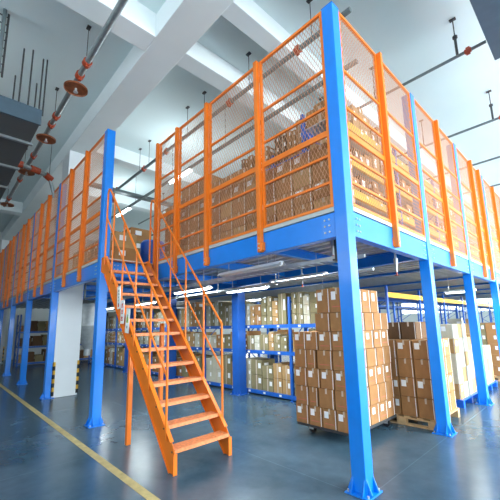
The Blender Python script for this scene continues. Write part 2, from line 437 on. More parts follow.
# ------------------------------------------------------------------ staircase
st = thing('staircase', 'steep orange steel staircase climbing to the mezzanine deck opening', 'staircase', (-1.75, -.62, 0))
ox, oy = -1.75, -.62
yL, yR = -1.0-oy, -.205-oy           # local
sl = 1.09
def stringer(y):
    # lower front is cut plumb, top cut plumb
    xt = -2.46
    P = [(-.02, 0), (-.02, .22), (-.10, .335), (xt, .335-(xt+.10)*sl), (xt-.21, .335-(xt+.10)*sl), (xt-.21, .335-(xt+.10)*sl-.26), (xt, -(xt+.10)*sl), (-.12, 0)]
    mb = MB().prism(P, 'y', y-.004, y+.004)
    # channel flanges
    mb.bar((-.10, y, .335-.004), (xt, y, .10+.235-(xt+.10)*sl-.004), .05, .008)
    mb.bar((-.12, y, .004), (xt, y, -(xt+.10)*sl), .05, .008)
    mb.box(-.024, -.016, y-.025, y+.025, 0, .22)
    o = mb.build('stringer', 'orange', st)
    for k in range(12):
        for dz in (.0,):
            b = MB(); z = .25+.2145*k-.02; x = -.02-.06-.1975*k
            b.cyl((x, y-.012, z), (x, y+.012, z), .011, n=6); b.build('stringer_bolt', 'dark', o)
for y in (yL+.0, yR): stringer(y)
for k in range(12):
    z = .262+.2155*k; x = -.035-.199*k
    mb = MB().box(x-.19, x, yL+.006, yR-.006, z-.006, z); mb.box(x-.006, x, yL+.006, yR-.006, z-.042, z-.006); mb.box(x-.19, x-.184, yL+.006, yR-.006, z-.03, z-.006)
    # raised chequer bars
    for i in range(14):
        for j in range(3):
            u = yL+.04+i*.052; v = x-.03-j*.055; s = 1 if (i+j) % 2 else -1
            mb.bar((v-.012, u-.012*s, z+.001), (v+.012, u+.012*s, z+.001), .005, .003)
    mb.build('tread', 'tread', st)
MB().box(-2.72, -2.50, yL+.006, yR-.006, 2.862, 2.868).build('landing_plate', 'tread', st)
for x, y in ((-3.16-ox, yL+.0), (-3.50-ox, yR)):
    MB().box(x-.03, x+.03, y+.03 if y < 0 else y-.09, y+.09 if y < 0 else y-.03, .0, 1.40 if y < 0 else 1.7).build('support_leg', 'orange', st)
def handrail(y, xs_):
    xb = -.20; zt = lambda x: 1.66-(x+.20)*1.14
    zm = lambda x: 1.04-(x+.20)*1.14
    r = .0165
    mb = MB(); xtop = -2.36
    tp = (xtop, y, zt(xtop))
    mb.path([(xb, y, zt(xb)), tp, (xtop-.06, y, zt(xtop)+.02), (xtop-.10, y, zt(xtop)-.06), (xtop-.10, y, 2.75)], r, 10)
    o = mb.build('handrail', 'orange', st)
    MB().cyl((xb, y, zm(xb)), (xtop-.09, y, zm(xtop-.09)), r*.8, n=10).build('mid_rail', 'orange', o)
    for x in xs_:
        base = .10+.12-(x+.10)*sl
        MB().cyl((x, y, base), (x, y, zt(x)), r*.9, n=10).build('baluster', 'orange', o)
handrail(yL-.02, [-.20, -.66, -1.16, -1.66, -2.12])
handrail(yR+.02, [-.20, -.64, -1.14, -1.64, -2.12])

# hanging safety signs on the left stringer
def sign(x, z, w, h, label, kind, tilt):
    t = thing('safety_sign', label, 'sign', (x, -1.04, z), group='signs on the stair stringer'); t.rotation_euler = (0, tilt, 0)
    MB().box(-w/2, w/2, -.004, .004, -h/2, h/2).build('plate', 'white', t, bevel=.003)
    MB().cyl((0, -.008, h/2-.02), (0, .03, h/2-.02), .008, n=8).build('fixing_pin', 'galv', t)
    m = MB(); y0, y1 = -.0062, -.0045
    if kind == 0:   # black vertical characters, red stamp
        for i in range(5):
            z_ = h*.30-i*.05
            m.box(-.022, .022, y0, y1, z_, z_+.006); m.box(-.003, .003, y0, y1, z_-.018, z_+.016); m.box(-.018, -.008, y0, y1, z_-.02, z_-.008); m.box(.008, .018, y0, y1, z_-.02, z_-.008)
        m.build('lettering', 'text', t)
        MB().cyl((0, y0, -h*.36), (0, y1, -h*.36), .022, n=16).build('red_dot', 'signred', t)
    elif kind == 1: # tall red characters
        for i in range(3):
            z_ = h*.28-i*.10
            m.box(-.036, .036, y0, y1, z_+.012, z_+.022); m.box(-.036, .036, y0, y1, z_-.035, z_-.025); m.box(-.005, .005, y0, y1, z_-.035, z_+.04)
            m.bar((-.034, -.0055, z_-.02), (-.01, -.0055, z_+.01), .0016, .009, (0,1,0)); m.bar((.034, -.0055, z_-.02), (.01, -.0055, z_+.01), .0016, .009, (0,1,0))
        m.build('lettering', 'signred', t)
    else:           # picture panel: green figure over yellow ground, caption below
        MB().prism([(-.035, -.03), (.035, -.03), (.035, .03), (0, .085), (-.035, .03)], 'y', y0, y1).build('picture_ground', 'signyel', t)
        m.prism([(-.02, -.02), (.01, -.025), (.028, .01), (.012, .03), (.018, .085), (.0, .10), (-.014, .04)], 'y', y0-.001, y0); m.build('figure', 'signgrn', t)
        c = MB(); c.box(-.014, .014, y0, y1, -.105, -.097); c.box(-.014, .014, y0, y1, -.085, -.077); c.box(-.004, .004, y0, y1, -.11, -.07); c.build('lettering', 'text', t)
sign(-3.46, 2.11, .12, .36, 'white tag with black characters, the uppermost of three on the stair stringer', 0, R(-4))
sign(-3.30, 1.88, .13, .36, 'white tag with large red characters, middle of three on the stair stringer', 1, R(0))
sign(-3.10, 1.74, .13, .36, 'white tag with a yellow and green picture, the lowest on the stair stringer', 2, R(5))

# ------------------------------------------------------------------ cartons
def carton_proto(mi, with_label, red):
    m = 'card%d' % mi
    o = MB().box(-.5, .5, -.5, .5, 0, 1).build('carton', m, bevel=.02)
    t = MB()
    t.box(-.06, .06, -.504, .504, .995, 1.003); t.box(-.06, .06, -.504, -.499, .74, 1.0)
    t.build('packing_tape', 'tape', o)
    MB().box(.499, .504, .41, .455, .02, .98).build('edge_tape', 'label', o)
    MB().box(.41, .45, -.504, -.499, .02, .98).build('edge_tape', 'label', o)
    if with_label:
        MB().box(-.38, -.06, -.508, -.5045, .52, .86).build('shipping_label', 'label', o)
        MB().box(.5045, .508, -.30, .02, .52, .86).build('shipping_label', 'label', o)
    if red:
        MB().box(-.34, .30, -.5035, -.4995, .22, .26).build('red_print', 'print_red', o)
        MB().box(.4995, .5035, -.34, .30, .22, .26).build('red_print', 'print_red', o)
    return o
def small_proto(mi):
    mb = MB(); mb.box(-.5, .5, -.5, .5, 0, 1); mb.mi = 1; mb.box(.18, .42, -.508, -.5, .45, .8); mb.box(.5, .508, -.3, .0, .45, .8)
    mb.mi = 2; mb.box(-.05, .05, -.506, .506, .99, 1.004); mb.box(-.05, .05, -.506, -.5, .0, 1.)
    return mb.build('carton', ['card%d' % mi, 'label', 'tape'], bevel=.015)
PRO = {}; CART = []
def carton(x, y, z, sx, sy, sz, mi=0, lab=True, red=False, parts=True, label='', group='', rz=0.):
    CART.append((x, y, z, sx, sy, sz, mi, lab, red, parts, label, group, rz))
def make_carton(x, y, z, sx, sy, sz, mi, lab, red, parts, label, group, rz):
    key = (mi, lab, red, parts)
    if key not in PRO:
        PRO[key] = carton_proto(mi, lab, red) if parts else small_proto(mi); o = PRO[key]
    else: o = copy_tree(PRO[key])
    o.location = (x, y, z); o.scale = (sx, sy, sz); o.rotation_euler = (0, 0, rz)
    tag(o, label, 'box', group); return o
def flush_cartons(limit):
    """the cartons that show largest become objects, the rest one stuff object"""
    from mathutils.bvhtree import BVHTree
    vs = []; fs = []
    for c in CART:
        x, y, z, sx, sy, sz = c[:6]; o = len(vs)
        vs += [(x+i*sx/2, y+j*sy/2, z+k*sz) for i in (-1, 1) for j in (-1, 1) for k in (0, 1)]
        fs += [tuple(q+o for q in f) for f in ((0,1,3,2), (4,6,7,5), (0,4,5,1), (2,3,7,6), (0,2,6,4), (1,5,7,3))]
    bv = BVHTree.FromPolygons(vs, fs); sc_ = []
    eye = Vector((1.7708, -3.112, 1.6265))
    for n, c in enumerate(CART):
        x, y, z, sx, sy, sz = c[:6]; hit = 0
        pts = [(x+i*sx, y-sy/2, z+k*sz) for i in (-.4, 0, .4) for k in (.1, .5, .9)]+[(x+sx/2, y+i*sy, z+k*sz) for i in (-.4, 0, .4) for k in (.1, .5, .9)]
        for p in pts:
            d = Vector(p)-eye; h = bv.ray_cast(eye, d.normalized())
            if h[2] is not None and h[2]//6 == n: hit += 1
        v = Vector((x, y, z))-eye; dep = v.dot(F)
        px = 250+331*v.dot(R2)/dep if dep > .1 else 9999
        sc_.append((hit/18*(sx+sy)*sz/v.length_squared*(1 if -20 < px < 520 else .05), n))
    sc_.sort(reverse=True); keep = set(n for q, n in sc_[:limit] if q > 0)
    rest = [MB() for _ in range(1)][0]
    mats = ['card0', 'card1', 'card2', 'card3', 'card4', 'label']
    for n, c in enumerate(CART):
        if n in keep: make_carton(*c)
        else:
            x, y, z, sx, sy, sz, mi = c[:7]; rest.mi = mi
            rest.box(x-sx/2, x+sx/2, y-sy/2, y+sy/2, z, z+sz); rest.mi = 5
            rest.box(x+.18*sx, x+.42*sx, y-sy*.505, y-sy*.5, z+.45*sz, z+.8*sz)
    o = rest.build('cartons', mats); tag(o, 'the many smaller cartons filling the farther shelves and the insides of the stacks', 'boxes', kind='stuff')
CN = ['brown', 'tan', 'olive brown', 'white', 'dark brown']

# --- wheeled trolley with its tall stack
tr = thing('platform_trolley', 'low dark wheeled trolley carrying the tall stack of brown cartons', 'trolley', (-1.22, 1.745, 0))
MB().box(-.48, .47, -.67, .68, .125, .165).build('platform', 'dark', tr, bevel=.004)
for sx, sy in ((-.34, -.5), (.36, -.5), (-.34, .5), (.36, .5)):
    f = MB(); f.box(sx-.03, sx+.03, sy-.035, sy+.035, .118, .125); f.box(sx-.025, sx+.05, sy-.03, sy-.024, .05, .12); f.box(sx-.025, sx+.05, sy+.024, sy+.03, .05, .12)
    c = f.build('caster', 'galv', tr); MB().cyl((sx+.02, sy-.02, .055), (sx+.02, sy+.02, .055), .055, n=18).build('wheel', 'black', c)
bx0, by0 = -1.70, 1.06
nx_, ny_ = 4, 5; dx_, dy_ = .297, .268; dz_ = .27
heights = [[5, 5, 5, 5, 5], [5, 5, 5, 6, 6], [6, 7, 7, 7, 6], [7, 7, 7, 7, 5]]
heights = [[5, 5, 5, 5, 5], [5, 5, 6, 6, 5], [7, 7, 7, 7, 6], [7, 7, 7, 7, 6]]
rnd = random.Random(3)
for ix in range(nx_):
    for iy in range(ny_):
        for iz in range(heights[ix][iy]):
            front = iy == 0; side = ix == nx_-1
            hid = not (front or side or iz >= heights[ix][iy]-2)
            lab = ORD[iz]+' layer up'
            if front: label = 'brown carton on the trolley, front face, %s from left, %s' % (ORD[ix], lab)
            elif side: label = 'brown carton on the trolley, right face, %s from front, %s' % (ORD[iy], lab)
            else: label = 'brown carton inside trolley stack, %s from left, %s row, %s layer' % (ORD[ix], ORD[iy], ORD[iz])
            j = rnd.uniform(-.006, .006)
            odd = iz % 2; wx = [(.005, .30), (.31, .50), (.545, .865), (.875, 1.185)][ix] if odd else (ix*.297, ix*.297+.285)
            wy = [(.0, .30), (.31, .52), (.555, .84), (.85, 1.09), (1.10, 1.335)][iy] if odd else (iy*.268, iy*.268+.256)
            wx = (wx[0]*.805, wx[1]*.805); tall = .09 if iz == 6 else 0
            carton(bx0+sum(wx)/2+j, by0+sum(wy)/2+rnd.uniform(-.004, .004), .166+dz_*iz+.0005, wx[1]-wx[0]-.005, wy[1]-wy[0]-.004, dz_-.004+tall, 0, lab=not odd, red=rnd.random() < .6,
                   label=label, group='cartons stacked on the trolley', rz=rnd.uniform(-.012, .012))

# --- pallets
def pallet(x, y, w, d, m, label):
    t = thing('pallet', label, 'pallet', (x, y, 0), group='pallets under the mezzanine')
    for i in range(6):
        a = -w/2+(w-.1)*i/5; MB().box(a, a+.1, -d/2, d/2, .122, .142).build('deck_board', m, t)
    for j in (-d/2+.05, 0, d/2-.05):
        MB().box(-w/2, w/2, j-.045, j+.045, .1, .122).build('stringer_board', m, t)
        MB().box(-w/2, w/2, j-.05, j+.05, 0, .02).build('bottom_board', m, t)
        for i in (-w/2+.07, 0, w/2-.07): MB().box(i-.07, i+.07, j-.05, j+.05, .02, .1).build('block', m, t)
    return t
def pile(x0, y0, nx, ny, nz, s, mi, where, group, labf=lambda i, j, k: k % 2 == 0, hmap=None, z0=.1425, pc=None, parts=True):
    rr = random.Random(int(abs(x0*100)+abs(y0*10)))
    for i in range(nx):
        for j in range(ny):
            h = hmap(i, j) if hmap else nz
            for k in range(h):
                vis = j == 0 or i == nx-1 or i == 0 or k >= h-1
                c = pc(i, j, k) if pc else mi
                if j == 0: l = '%s carton on the %s, front row, %s from left, %s layer' % (CN[c], where, ORD[i], ORD[k])
                else: l = '%s carton on the %s, %s row back, %s from left, %s layer' % (CN[c], where, ORD[j], ORD[i], ORD[k])
                carton(x0+s[0]*(i+.5), y0+s[1]*(j+.5), z0+s[2]*k+.0005, s[0]-.016, s[1]-.014, s[2]-.005, c, lab=labf(i, j, k), parts=parts, label=l, group=group, rz=rr.uniform(-.012, .012))
pallet(-.72, 3.06, 1.10, 1.10, 'wood', 'wooden pallet under the brown carton pile between corner and second column')
pile(-1.24, 2.54, 4, 4, 4, (.262, .262, .298), 0, 'wooden pallet', 'cartons on the wooden pallet', labf=lambda i, j, k: k in (1, 3), hmap=lambda i, j: [4, 5, 5, 4][i] if j > 0 else 4, pc=lambda i, j, k: 0 if k < 4 else 4)
pallet(-.82, 4.85, 1.1, 1.2, 'plastic_blue', 'blue plastic pallet beyond the second column on the right face')
pile(-1.34, 4.28, 4, 4, 5, (.26, .28, .285), 3, 'blue pallet', 'pale cartons on the first blue pallet', labf=lambda i, j, k: True, hmap=lambda i, j: 5 if j < 3 else 4, pc=lambda i, j, k: 3 if (i+2*j+k) % 3 else 1, parts=True)
pallet(-.82, 6.55, 1.1, 1.2, 'plastic_blue', 'blue plastic pallet beyond the third column on the right face')
pile(-1.34, 5.98, 4, 4, 3, (.26, .28, .29), 3, 'second blue pallet', 'pale cartons on the second blue pallet', labf=lambda i, j, k: True, pc=lambda i, j, k: 3 if (i+j+k) % 3 else 1, parts=False)
pallet(-.82, 8.6, 1.1, 1.2, 'wood', 'farther wooden pallet near the third column with tall carton pile')
pile(-1.34, 8.03, 4, 4, 5, (.26, .28, .28), 0, 'farther wooden pallet', 'cartons on the farther wooden pallet', labf=lambda i, j, k: True, pc=lambda i, j, k: [0, 1, 2][(i+j*k) % 3], parts=False)
pallet(-.82, 11.2, 1.1, 1.2, 'wood', 'farthest wooden pallet on the right side under the deck')
pile(-1.34, 10.63, 3, 4, 5, (.34, .28, .28), 1, 'farthest wooden pallet', 'cartons on the farthest wooden pallet', labf=lambda i, j, k: True, pc=lambda i, j, k: [0, 1][(i+j+k) % 2], parts=False)

# ------------------------------------------------------------------ shelving
def rack(x0, y0, nb, bw, depth, levels, top, label, axis='x', up='rack_blue', bm='rack_blue', z0=0., group='blue shelving racks', tags=True):
    """rack along local x, from 0 to nb*bw"""
    t = thing('storage_rack', label, 'rack', (x0, y0, z0), 0 if axis == 'x' else R(90), group)
    for i in range(nb+1):
        x = i*bw
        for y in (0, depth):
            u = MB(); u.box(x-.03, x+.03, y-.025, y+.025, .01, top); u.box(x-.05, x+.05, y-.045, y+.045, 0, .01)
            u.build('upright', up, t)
        b = MB(); k = 0; z = .2
        while z+.5 < top:
            ya, yb = (0, depth) if k % 2 == 0 else (depth, 0)
            b.bar((x, ya, z), (x, yb, z+.5), .02, .02); z += .5; k += 1
        b.build('bracing', up, t)
    for z in levels:
        for i in range(nb):
            for y in (-.0, depth):
                MB().box(i*bw+.03, (i+1)*bw-.03, y-.022, y+.022, z-(.13 if bm == 'yel' else .08), z).build('shelf_beam', bm if y == 0 else up, t)
            MB().box(i*bw+.03, (i+1)*bw-.03, .022, depth-.022, z-.02, z-.001).build('shelf_board', 'galv', t)
            if tags:
                g = MB()
                for q in range(3): xx = i*bw+.25+q*.5; g.box(xx, xx+.07, -.026, -.0225, z-.06, z-.02)
                g.build('shelf_tag', 'label', t)
    return t
def shelf_fill(x0, y0, x1, depth, z, hmax, rr, where, group, cols=(0, 1, 2, 1, 2, 3), axis='x', wr=(.2, .42), zoff=0., dens=.95, smin=.45, hcap=None, two=.4):
    a = x0; n = 0
    flip = axis == 'y'
    while a < x1-wr[0]:
        w = min(rr.uniform(*wr), x1-a)
        if rr.random() < dens:
            h = hmax*rr.uniform(smin, .95); d = depth*rr.uniform(.7, .92); c = rr.choice(cols); lv = [h]
            n_ = min(3, max(1, round(h/w*.95))) if rr.random() < two+.2 else 1; lv = [h/n_]*n_
            zz = z+zoff
            for li, hh in enumerate(lv):
                if flip: px, py, s = y0-depth/2, a+w/2, (d, w-.02, hh-.008)
                else: px, py, s = a+w/2, y0+d/2+.02, (w-.02, d, hh-.008)
                lab = '%s carton %s on %s, %s along%s' % (CN[c], '', where, ORD[n] if n < 16 else 'last', '' if len(lv) == 1 else (', lower', ', upper' if len(lv) == 2 else ', middle', ', upper')[li])
                carton(px, py, zz+.001, *s, mi=c, parts=False, label=' '.join(lab.split()), group=group, rz=0); zz += hh
        a += w; n += 1
rr = random.Random(11)
LV = [.12, 1.04, 1.64]
BW = 1.62; NB = 9; rx0 = -1.46-NB*BW; RY = 2.62
rack(rx0, RY, NB, BW, .6, LV, 2.25, 'long blue shelving rack under the deck, behind staircase and trolley')
ln = ['bottom shelf', 'middle shelf', 'top shelf']
for b in range(NB):
    bx = rx0+b*BW+.04
    if bx < -14.4: continue
    for li, z in enumerate(LV):
        hm = [.80, .50, .78][li]
        # bay named from the right
        shelf_fill(bx, RY, bx+BW-.08, .6, z, hm, rr, '%s, %s bay of long rack' % (ln[li], ORD[NB-1-b]), 'cartons on the long rack behind the stairs', wr=(.24, .42) if li == 0 else (.14, .30), cols=(0, 2, 1, 2, 3, 2) if li == 0 else (1, 2, 2, 1, 3, 0, 2), two=.75, dens=1., smin=.6)
# second long rack deeper in
rack(-9.6+1.62, 5.3, 3, BW, .6, [.12, 1.04, 1.64], 2.3, 'second blue shelving rack standing deeper under the deck')
for b in range(3):
    bx = -7.98+b*BW+.04
    for li, z in enumerate([1.04, 1.64]):
        shelf_fill(bx, 5.3, bx+BW-.08, .6, z, .5, rr, '%s, %s bay, deeper second rack' % (['middle shelf', 'top shelf'][li], ORD[b]), 'cartons on the deeper rack', wr=(.3, .5))
# yellow-beamed pallet racks on the right, deeper
rack(-2.0, 5.2, 8, 2.2, .8, [2.40], 2.56, 'blue pallet rack with yellow beams running back behind the right carton piles', axis='y', bm='yel', group='pallet racks with yellow beams', tags=False)
rack(-4.2, 6.6, 8, 2.2, .8, [1.2, 2.30], 2.5, 'blue pallet rack deeper under the deck, parallel to the yellow-beamed one', axis='y', group='blue pallet racks', tags=False)
for k in range(5):
    shelf_fill(5.3+k*2.2, -2.05, 5.3+k*2.2+2.0, .7, 0, 1.9, rr, 'floor under yellow-beamed rack, %s bay' % ORD[k], 'cartons standing under the yellow-beamed rack', axis='y', wr=(.4, .6), two=1, cols=(0, 1, 4, 3))

rack(-17.4, -.1, 5, 2.0, .8, [.15, .9, 1.6], 2.4, 'blue shelving rack across the far left end under the deck', axis='y', tags=False)
for b in range(5):
    for li, z in enumerate([.15, .9, 1.6]):
        shelf_fill(-.05+b*2.0, -17.4, -.05+b*2.0+1.9, .7, z, .6, rr, 'far left rack', 'cartons on the far left rack', axis='y', wr=(.3, .5), cols=(0, 2, 4, 1))
# ------------------------------------------------------------------ on the deck
z0 = DK+.001
g = 'cartons along the front fence on the deck'
for i in range(13):
    x = -.42-.315*i
    hh = [4, 4, 4, 4, 4, 5, 5, 5, 6, 6, 6, 5, 5][i]
    for k in range(hh):
        c = 0 if (i*3+k) % 5 else 1
        carton(x, .46, z0+k*.236, .298, .5, .232, c, lab=k in (1, 3) and (i+k) % 3 != 0, red=False, parts=True,
               label='%s carton on deck behind front fence, %s from corner, %s layer' % (CN[c], ORD[i], ORD[k]), group=g, rz=rnd.uniform(-.02, .02))
rack(-4.5, 1.55, 3, 1.02, .6, [.5, 1.2, 1.85], 2.1, 'blue shelving rack on the deck behind the front cartons', z0=DK)
for b in range(3):
    for li, z in enumerate([.5, 1.2, 1.85]):
        bx = -4.5+b*1.02+.04
        if li == 2 and b == 0: continue
        shelf_fill(bx, 1.55, bx+.94, .6, z, [.5, .5, .8 if b == 2 else .6][li], rr, '%s, %s bay of front deck rack' % (['low shelf', 'middle shelf', 'top shelf'][li], ORD[b]), 'small cartons on the deck rack', cols=(0, 4, 4, 0), wr=(.10, .20), zoff=DK, two=.8, smin=.7)
# right-hand rack on the deck
rack(-.62, .95, 6, 2.1, .6, [.12, .72, 1.25, 1.85], 2.1, 'blue shelving rack on the deck along the right fence', axis='y', z0=DK, bm='yel')
for b in range(4):
    for li, z in enumerate([.12, .72, 1.25, 1.85]):
        if li == 3 and b > 0: continue
        a = .95+b*2.1+.04
        shelf_fill(a, -.62, a+2.02, .6, z, [.5, .42, .5, .62][li], rr, '%s, %s bay of right deck rack' % (['low shelf', 'second shelf', 'third shelf', 'top shelf'][li], ORD[b]), 'small cartons on the right deck rack', cols=(0, 1, 0, 4, 1), wr=(.14, .32), zoff=DK, axis='y', two=.6)
rack(-2.4, 6.2, 4, 2.3, .7, [1.2, 2.1], 2.3, 'rack with yellow beams on the deck, seen over the cartons', axis='y', z0=DK, bm='yel', group='pallet racks with yellow beams', tags=False)
shelf_fill(6.3, -2.4, 10.5, .7, 1.2, .6, rr, 'yellow-beamed deck rack shelf', 'cartons on the yellow-beamed deck rack', axis='y', wr=(.35, .5), zoff=DK, two=.3)
# left block cartons
for i in range(10):
    x = -4.95-.46*i
    if -8.75 < x < -7.5: continue
    for k in range(2):
        c = (0, 1, 0, 4)[(i+k) % 4]
        carton(x, -.45, z0+k*.31, .43, .45, .309, c, lab=(i+k) % 2 == 0, parts=False,
               label='%s carton on the deck behind the left fence, %s from staircase, %s layer' % (CN[c], ORD[i], ORD[k]), group='cartons behind the left fence', rz=rnd.uniform(-.03, .03))
for i, (x, h, n) in enumerate([(-7.1, .36, 4), (-7.62, .36, 4), (-8.14, .36, 3), (-8.66, .33, 3), (-6.6, .33, 1)]):
    for k in range(n):
        c = (2, 1, 2, 0)[(i+k) % 4]
        carton(x, .85, z0+k*h, .48, .6, h-.001, c, lab=False, parts=False,
               label='%s carton on deck beyond the stair opening, %s stack from the drum, %s layer' % (CN[c], ORD[[1, 2, 3, 4, 0][i]], ORD[k]), group='cartons beyond the stair opening', rz=rnd.uniform(-.03, .03))
dr = thing('plastic_drum', 'blue plastic drum on the deck beyond the stair opening', 'drum', (-5.95, .75, DK))
MB().cyl((0,0,0), (0,0,.80), .30, n=28).build('body', 'plastic_blue', dr)
MB().cyl((0,0,.80), (0,0,.86), .30, .26, n=28).build('lid', 'plastic_blue', dr)
mb = MB()
for z in (.2, .5): mb.cyl((0,0,z), (0,0,z+.03), .312, n=28)
mb.build('hoop', 'plastic_blue', dr)
cv = thing('belt_conveyor', 'small inclined conveyor with dark belt on deck beyond the stair opening', 'conveyor', (-6.3, .1, DK))
MB().bar((-1.1, 0, .62), (.35, 0, .95), .34, .05).build('belt', 'black', cv)
for s in (-1, 1): MB().bar((-1.1, s*.19, .62), (.35, s*.19, .95), .03, .09).build('side_frame', 'rack_blue', cv)
for x, zt in ((-.95, .62), (.2, .88)):
    for s in (-1, 1): MB().box(x-.02, x+.02, s*.19-.02, s*.19+.02, 0, zt).build('leg', 'rack_blue', cv)

# ------------------------------------------------------------------ lights under the deck and above
def tube_light(x0, x1, y, z, label, on=True, top=None, energy=42, rods=True, group='tube lights under the deck'):
    t = thing('tube_light', label, 'lamp', ((x0+x1)/2, y, z), group=group); L = (x1-x0)/2
    MB().prism([(-.03, .05), (.03, .05), (.09, .0), (.085, -.002), (.028, .04), (-.028, .04), (-.085, -.002), (-.09, .0)], 'x', -L, L).build('reflector', 'white', t)
    o = MB().cyl((-L+.03, 0, .008), (L-.03, 0, .004), .036 if on else .024, n=16).build('tube', 'tube' if on else 'tubeoff', t); o['label'] = 'lit fluorescent tube' if on else 'unlit tube'
    MB().box(-L, -L+.03, -.022, .022, -.005, .04).box(L-.03, L, -.022, .022, -.005, .04).build('lamp_holder', 'white', t)
    top = top or 2.825
    for s in (-.7, .7): MB().cyl((s*L, 0, .05), (s*L, 0, top-z), .005, n=6).build('hanger', 'galv', t)
    if on:
        l = bpy.data.lights.new('tube_glow', 'AREA'); l.shape = 'RECTANGLE'; l.size = 2*L; l.size_y = .14; l.energy = energy; l.color = (.86, .97, 1.)
        lo = bpy.data.objects.new('tube_glow', l); COL.objects.link(lo); lo.parent = t; lo.location = (0, 0, -.03)
        if z > 5:  # extra up-lights added beside the reflector to brighten the ceiling slab
            for sy in (-1, 1):
                l2 = l.copy(); l2.size_y = .05; l2.energy = 22; lo = bpy.data.objects.new('tube_glow', l2); COL.objects.link(lo); lo.parent = t; lo.location = (0, sy*.13, .02); lo.rotation_euler = (sy*R(125), 0, 0)
tube_light(-2.55, -1.2, .06+.22, 2.45, 'unlit tube light nearest the front edge beam, right of the staircase', on=False)
tube_light(-2.5, -1.27, 1.45, 2.42, 'lit tube light above the trolley carton stack, right of the unlit one')
tube_light(-5.0, -3.65, .85, 2.4, 'lit tube light above the staircase treads, under the stair-top beam')
tube_light(-4.2, -2.9, 1.75, 2.4, 'lit tube light in front of the long rack, right of the staircase')
tube_light(-3.2, -2.1, 3.9, 2.4, 'lit tube light behind the long rack at its right end')
tube_light(-6.4, -5.1, 3.9, 2.4, 'lit tube light behind the long rack, beyond the thick column')
tube_light(-9.0, -7.7, 1.75, 2.4, 'lit tube light in front of the long rack, left of the white pillar')
tube_light(-12.4, -11., 1.75, 2.4, 'lit tube light in front of the long rack, far left end')
tube_light(-1.0, -.3, 6.4, 2.35, 'lit tube light above the pale cartons on the right side')
for i, (xa, xb) in enumerate([(-10.6, -9.45), (-6.65, -5.5)]):
    tube_light(xa, xb, 1.57, 5.86, ['lit ceiling tube light seen through the stair opening', 'lit ceiling tube light seen through the front fence near the stairs', 'lit ceiling tube light hanging near the corner column', 'lit ceiling tube light right of the corner column'][i], top=5.9, rods=False, energy=30, group='tube lights hung below the ceiling')
cd = thing('light_conduit', 'long dark conduit rail carrying the ceiling tube lights', 'conduit', (0, 1.57, 5.95))
MB().box(-20, -.5, -.03, .03, -.03, .03).build('rail', 'pipe', cd)
for x in (-18, -15, -12, -9, -6.5, -4, -1): MB().cyl((x, 0, .03), (x, 0, ZC-5.95 if not any(a <= x <= b for a, b in ((-3.27, -2.85),)) else .55), .006, n=6).build('hanger_rod', 'dark', cd)

# galvanised conduit and brackets under the deck
cc = thing('cable_conduit', 'thin galvanised conduit running under the deck toward the stairs', 'conduit', (0, 1.02, 2.33))
MB().cyl((-9.2, 0, 0), (-.25, 0, 0), .022, n=10).build('pipe', 'galv', cc)
for x in (-9, -7, -5.2, -3.6, -2., -.6): MB().box(x-.012, x+.012, -.03, .03, -.03, .03).box(x-.006, x+.006, -.006, .006, .03, 2.825-2.33).build('clamp', 'galv', cc)
c2 = thing('cable_tray', 'galvanised wire cable tray under the deck beside the corner column', 'cable tray', (0, .62, 2.46))
m2 = MB()
for y in (-.1, .1): m2.bar((-9.2, y, 0), (-.2, y, 0), .012, .05)
for i in range(53): m2.bar((-.3-i*.168, -.1, -.02), (-.3-i*.168, .1, -.02), .012, .006)
m2.build('tray', 'galv', c2)
for x in (-8, -5.3, -3.4, -1.9, -.5): MB().cyl((x, .1, 0), (x, .1, 2.825-2.46), .006, n=6).cyl((x, -.1, 0), (x, -.1, 2.825-2.46), .006, n=6).build('hanger', 'galv', c2)
hb = thing('hanging_bracket', 'black steel hanging bracket under the deck left of the corner column', 'bracket', (-.36, .36, 2.82))
MB().box(-.03, .03, -.03, .03, -.42, 0).build('strap', 'dark', hb); MB().box(-.05, .05, -.05, .05, -.44, -.42).build('foot', 'dark', hb)
def sprinkler_drop(x, y, z, zt, label):
    t = thing('sprinkler_drop', label, 'sprinkler', (x, y, z), group='sprinklers under the deck')
    MB().cyl((0,0,0), (0,0,zt-z), .016, n=10).build('drop_pipe', 'galv', t)
    MB().cyl((0,0,.12), (0,0,.20), .03, n=12).build('coupling', 'galv', t)
    MB().cyl((0,0,-.05), (0,0,0), .012, n=8).cyl((0,0,-.055), (0,0,-.05), .035, n=12).build('nozzle', 'red', t)
sprinkler_drop(-.25, 1.75, 2.36, zb1, 'sprinkler drop pipe under the deck just right of the corner column')
sprinkler_drop(-.55, .55, 2.5, zb1, 'sprinkler drop pipe under the deck just left of the corner column')
sprinkler_drop(-2.2, 2.0, 2.4, zb1, 'sprinkler drop pipe above the left edge of the trolley stack')

# ------------------------------------------------------------------ overhead pipes
def hang(t, x, y, z, top, r=.007, plate=True):
    mb = MB().cyl((x, y, z), (x, y, top), r, n=6)
    if plate: mb.box(x-.05, x+.05, y-.03, y+.03, top-.02, top)
    mb.build('hanger_rod', 'dark', t)
def couplings(t, lst, r, axis='x'):
    for c in lst:
        a, b = ((c-.05, 0, 0), (c+.05, 0, 0)) if axis == 'x' else ((0, c-.05, 0), (0, c+.05, 0))
        mb = MB().cyl(a, b, r*1.45, n=16)
        for s in (-1, 1):
            if axis == 'x': mb.box(c-.03, c+.03, -r*.5, r*.5, s*r*1.4-.02, s*r*1.4+.03*s+.0) if s > 0 else mb.box(c-.03, c+.03, -r*.5, r*.5, -r*1.4-.03, -r*1.4+.02)
        mb.build('coupling', 'red', t)
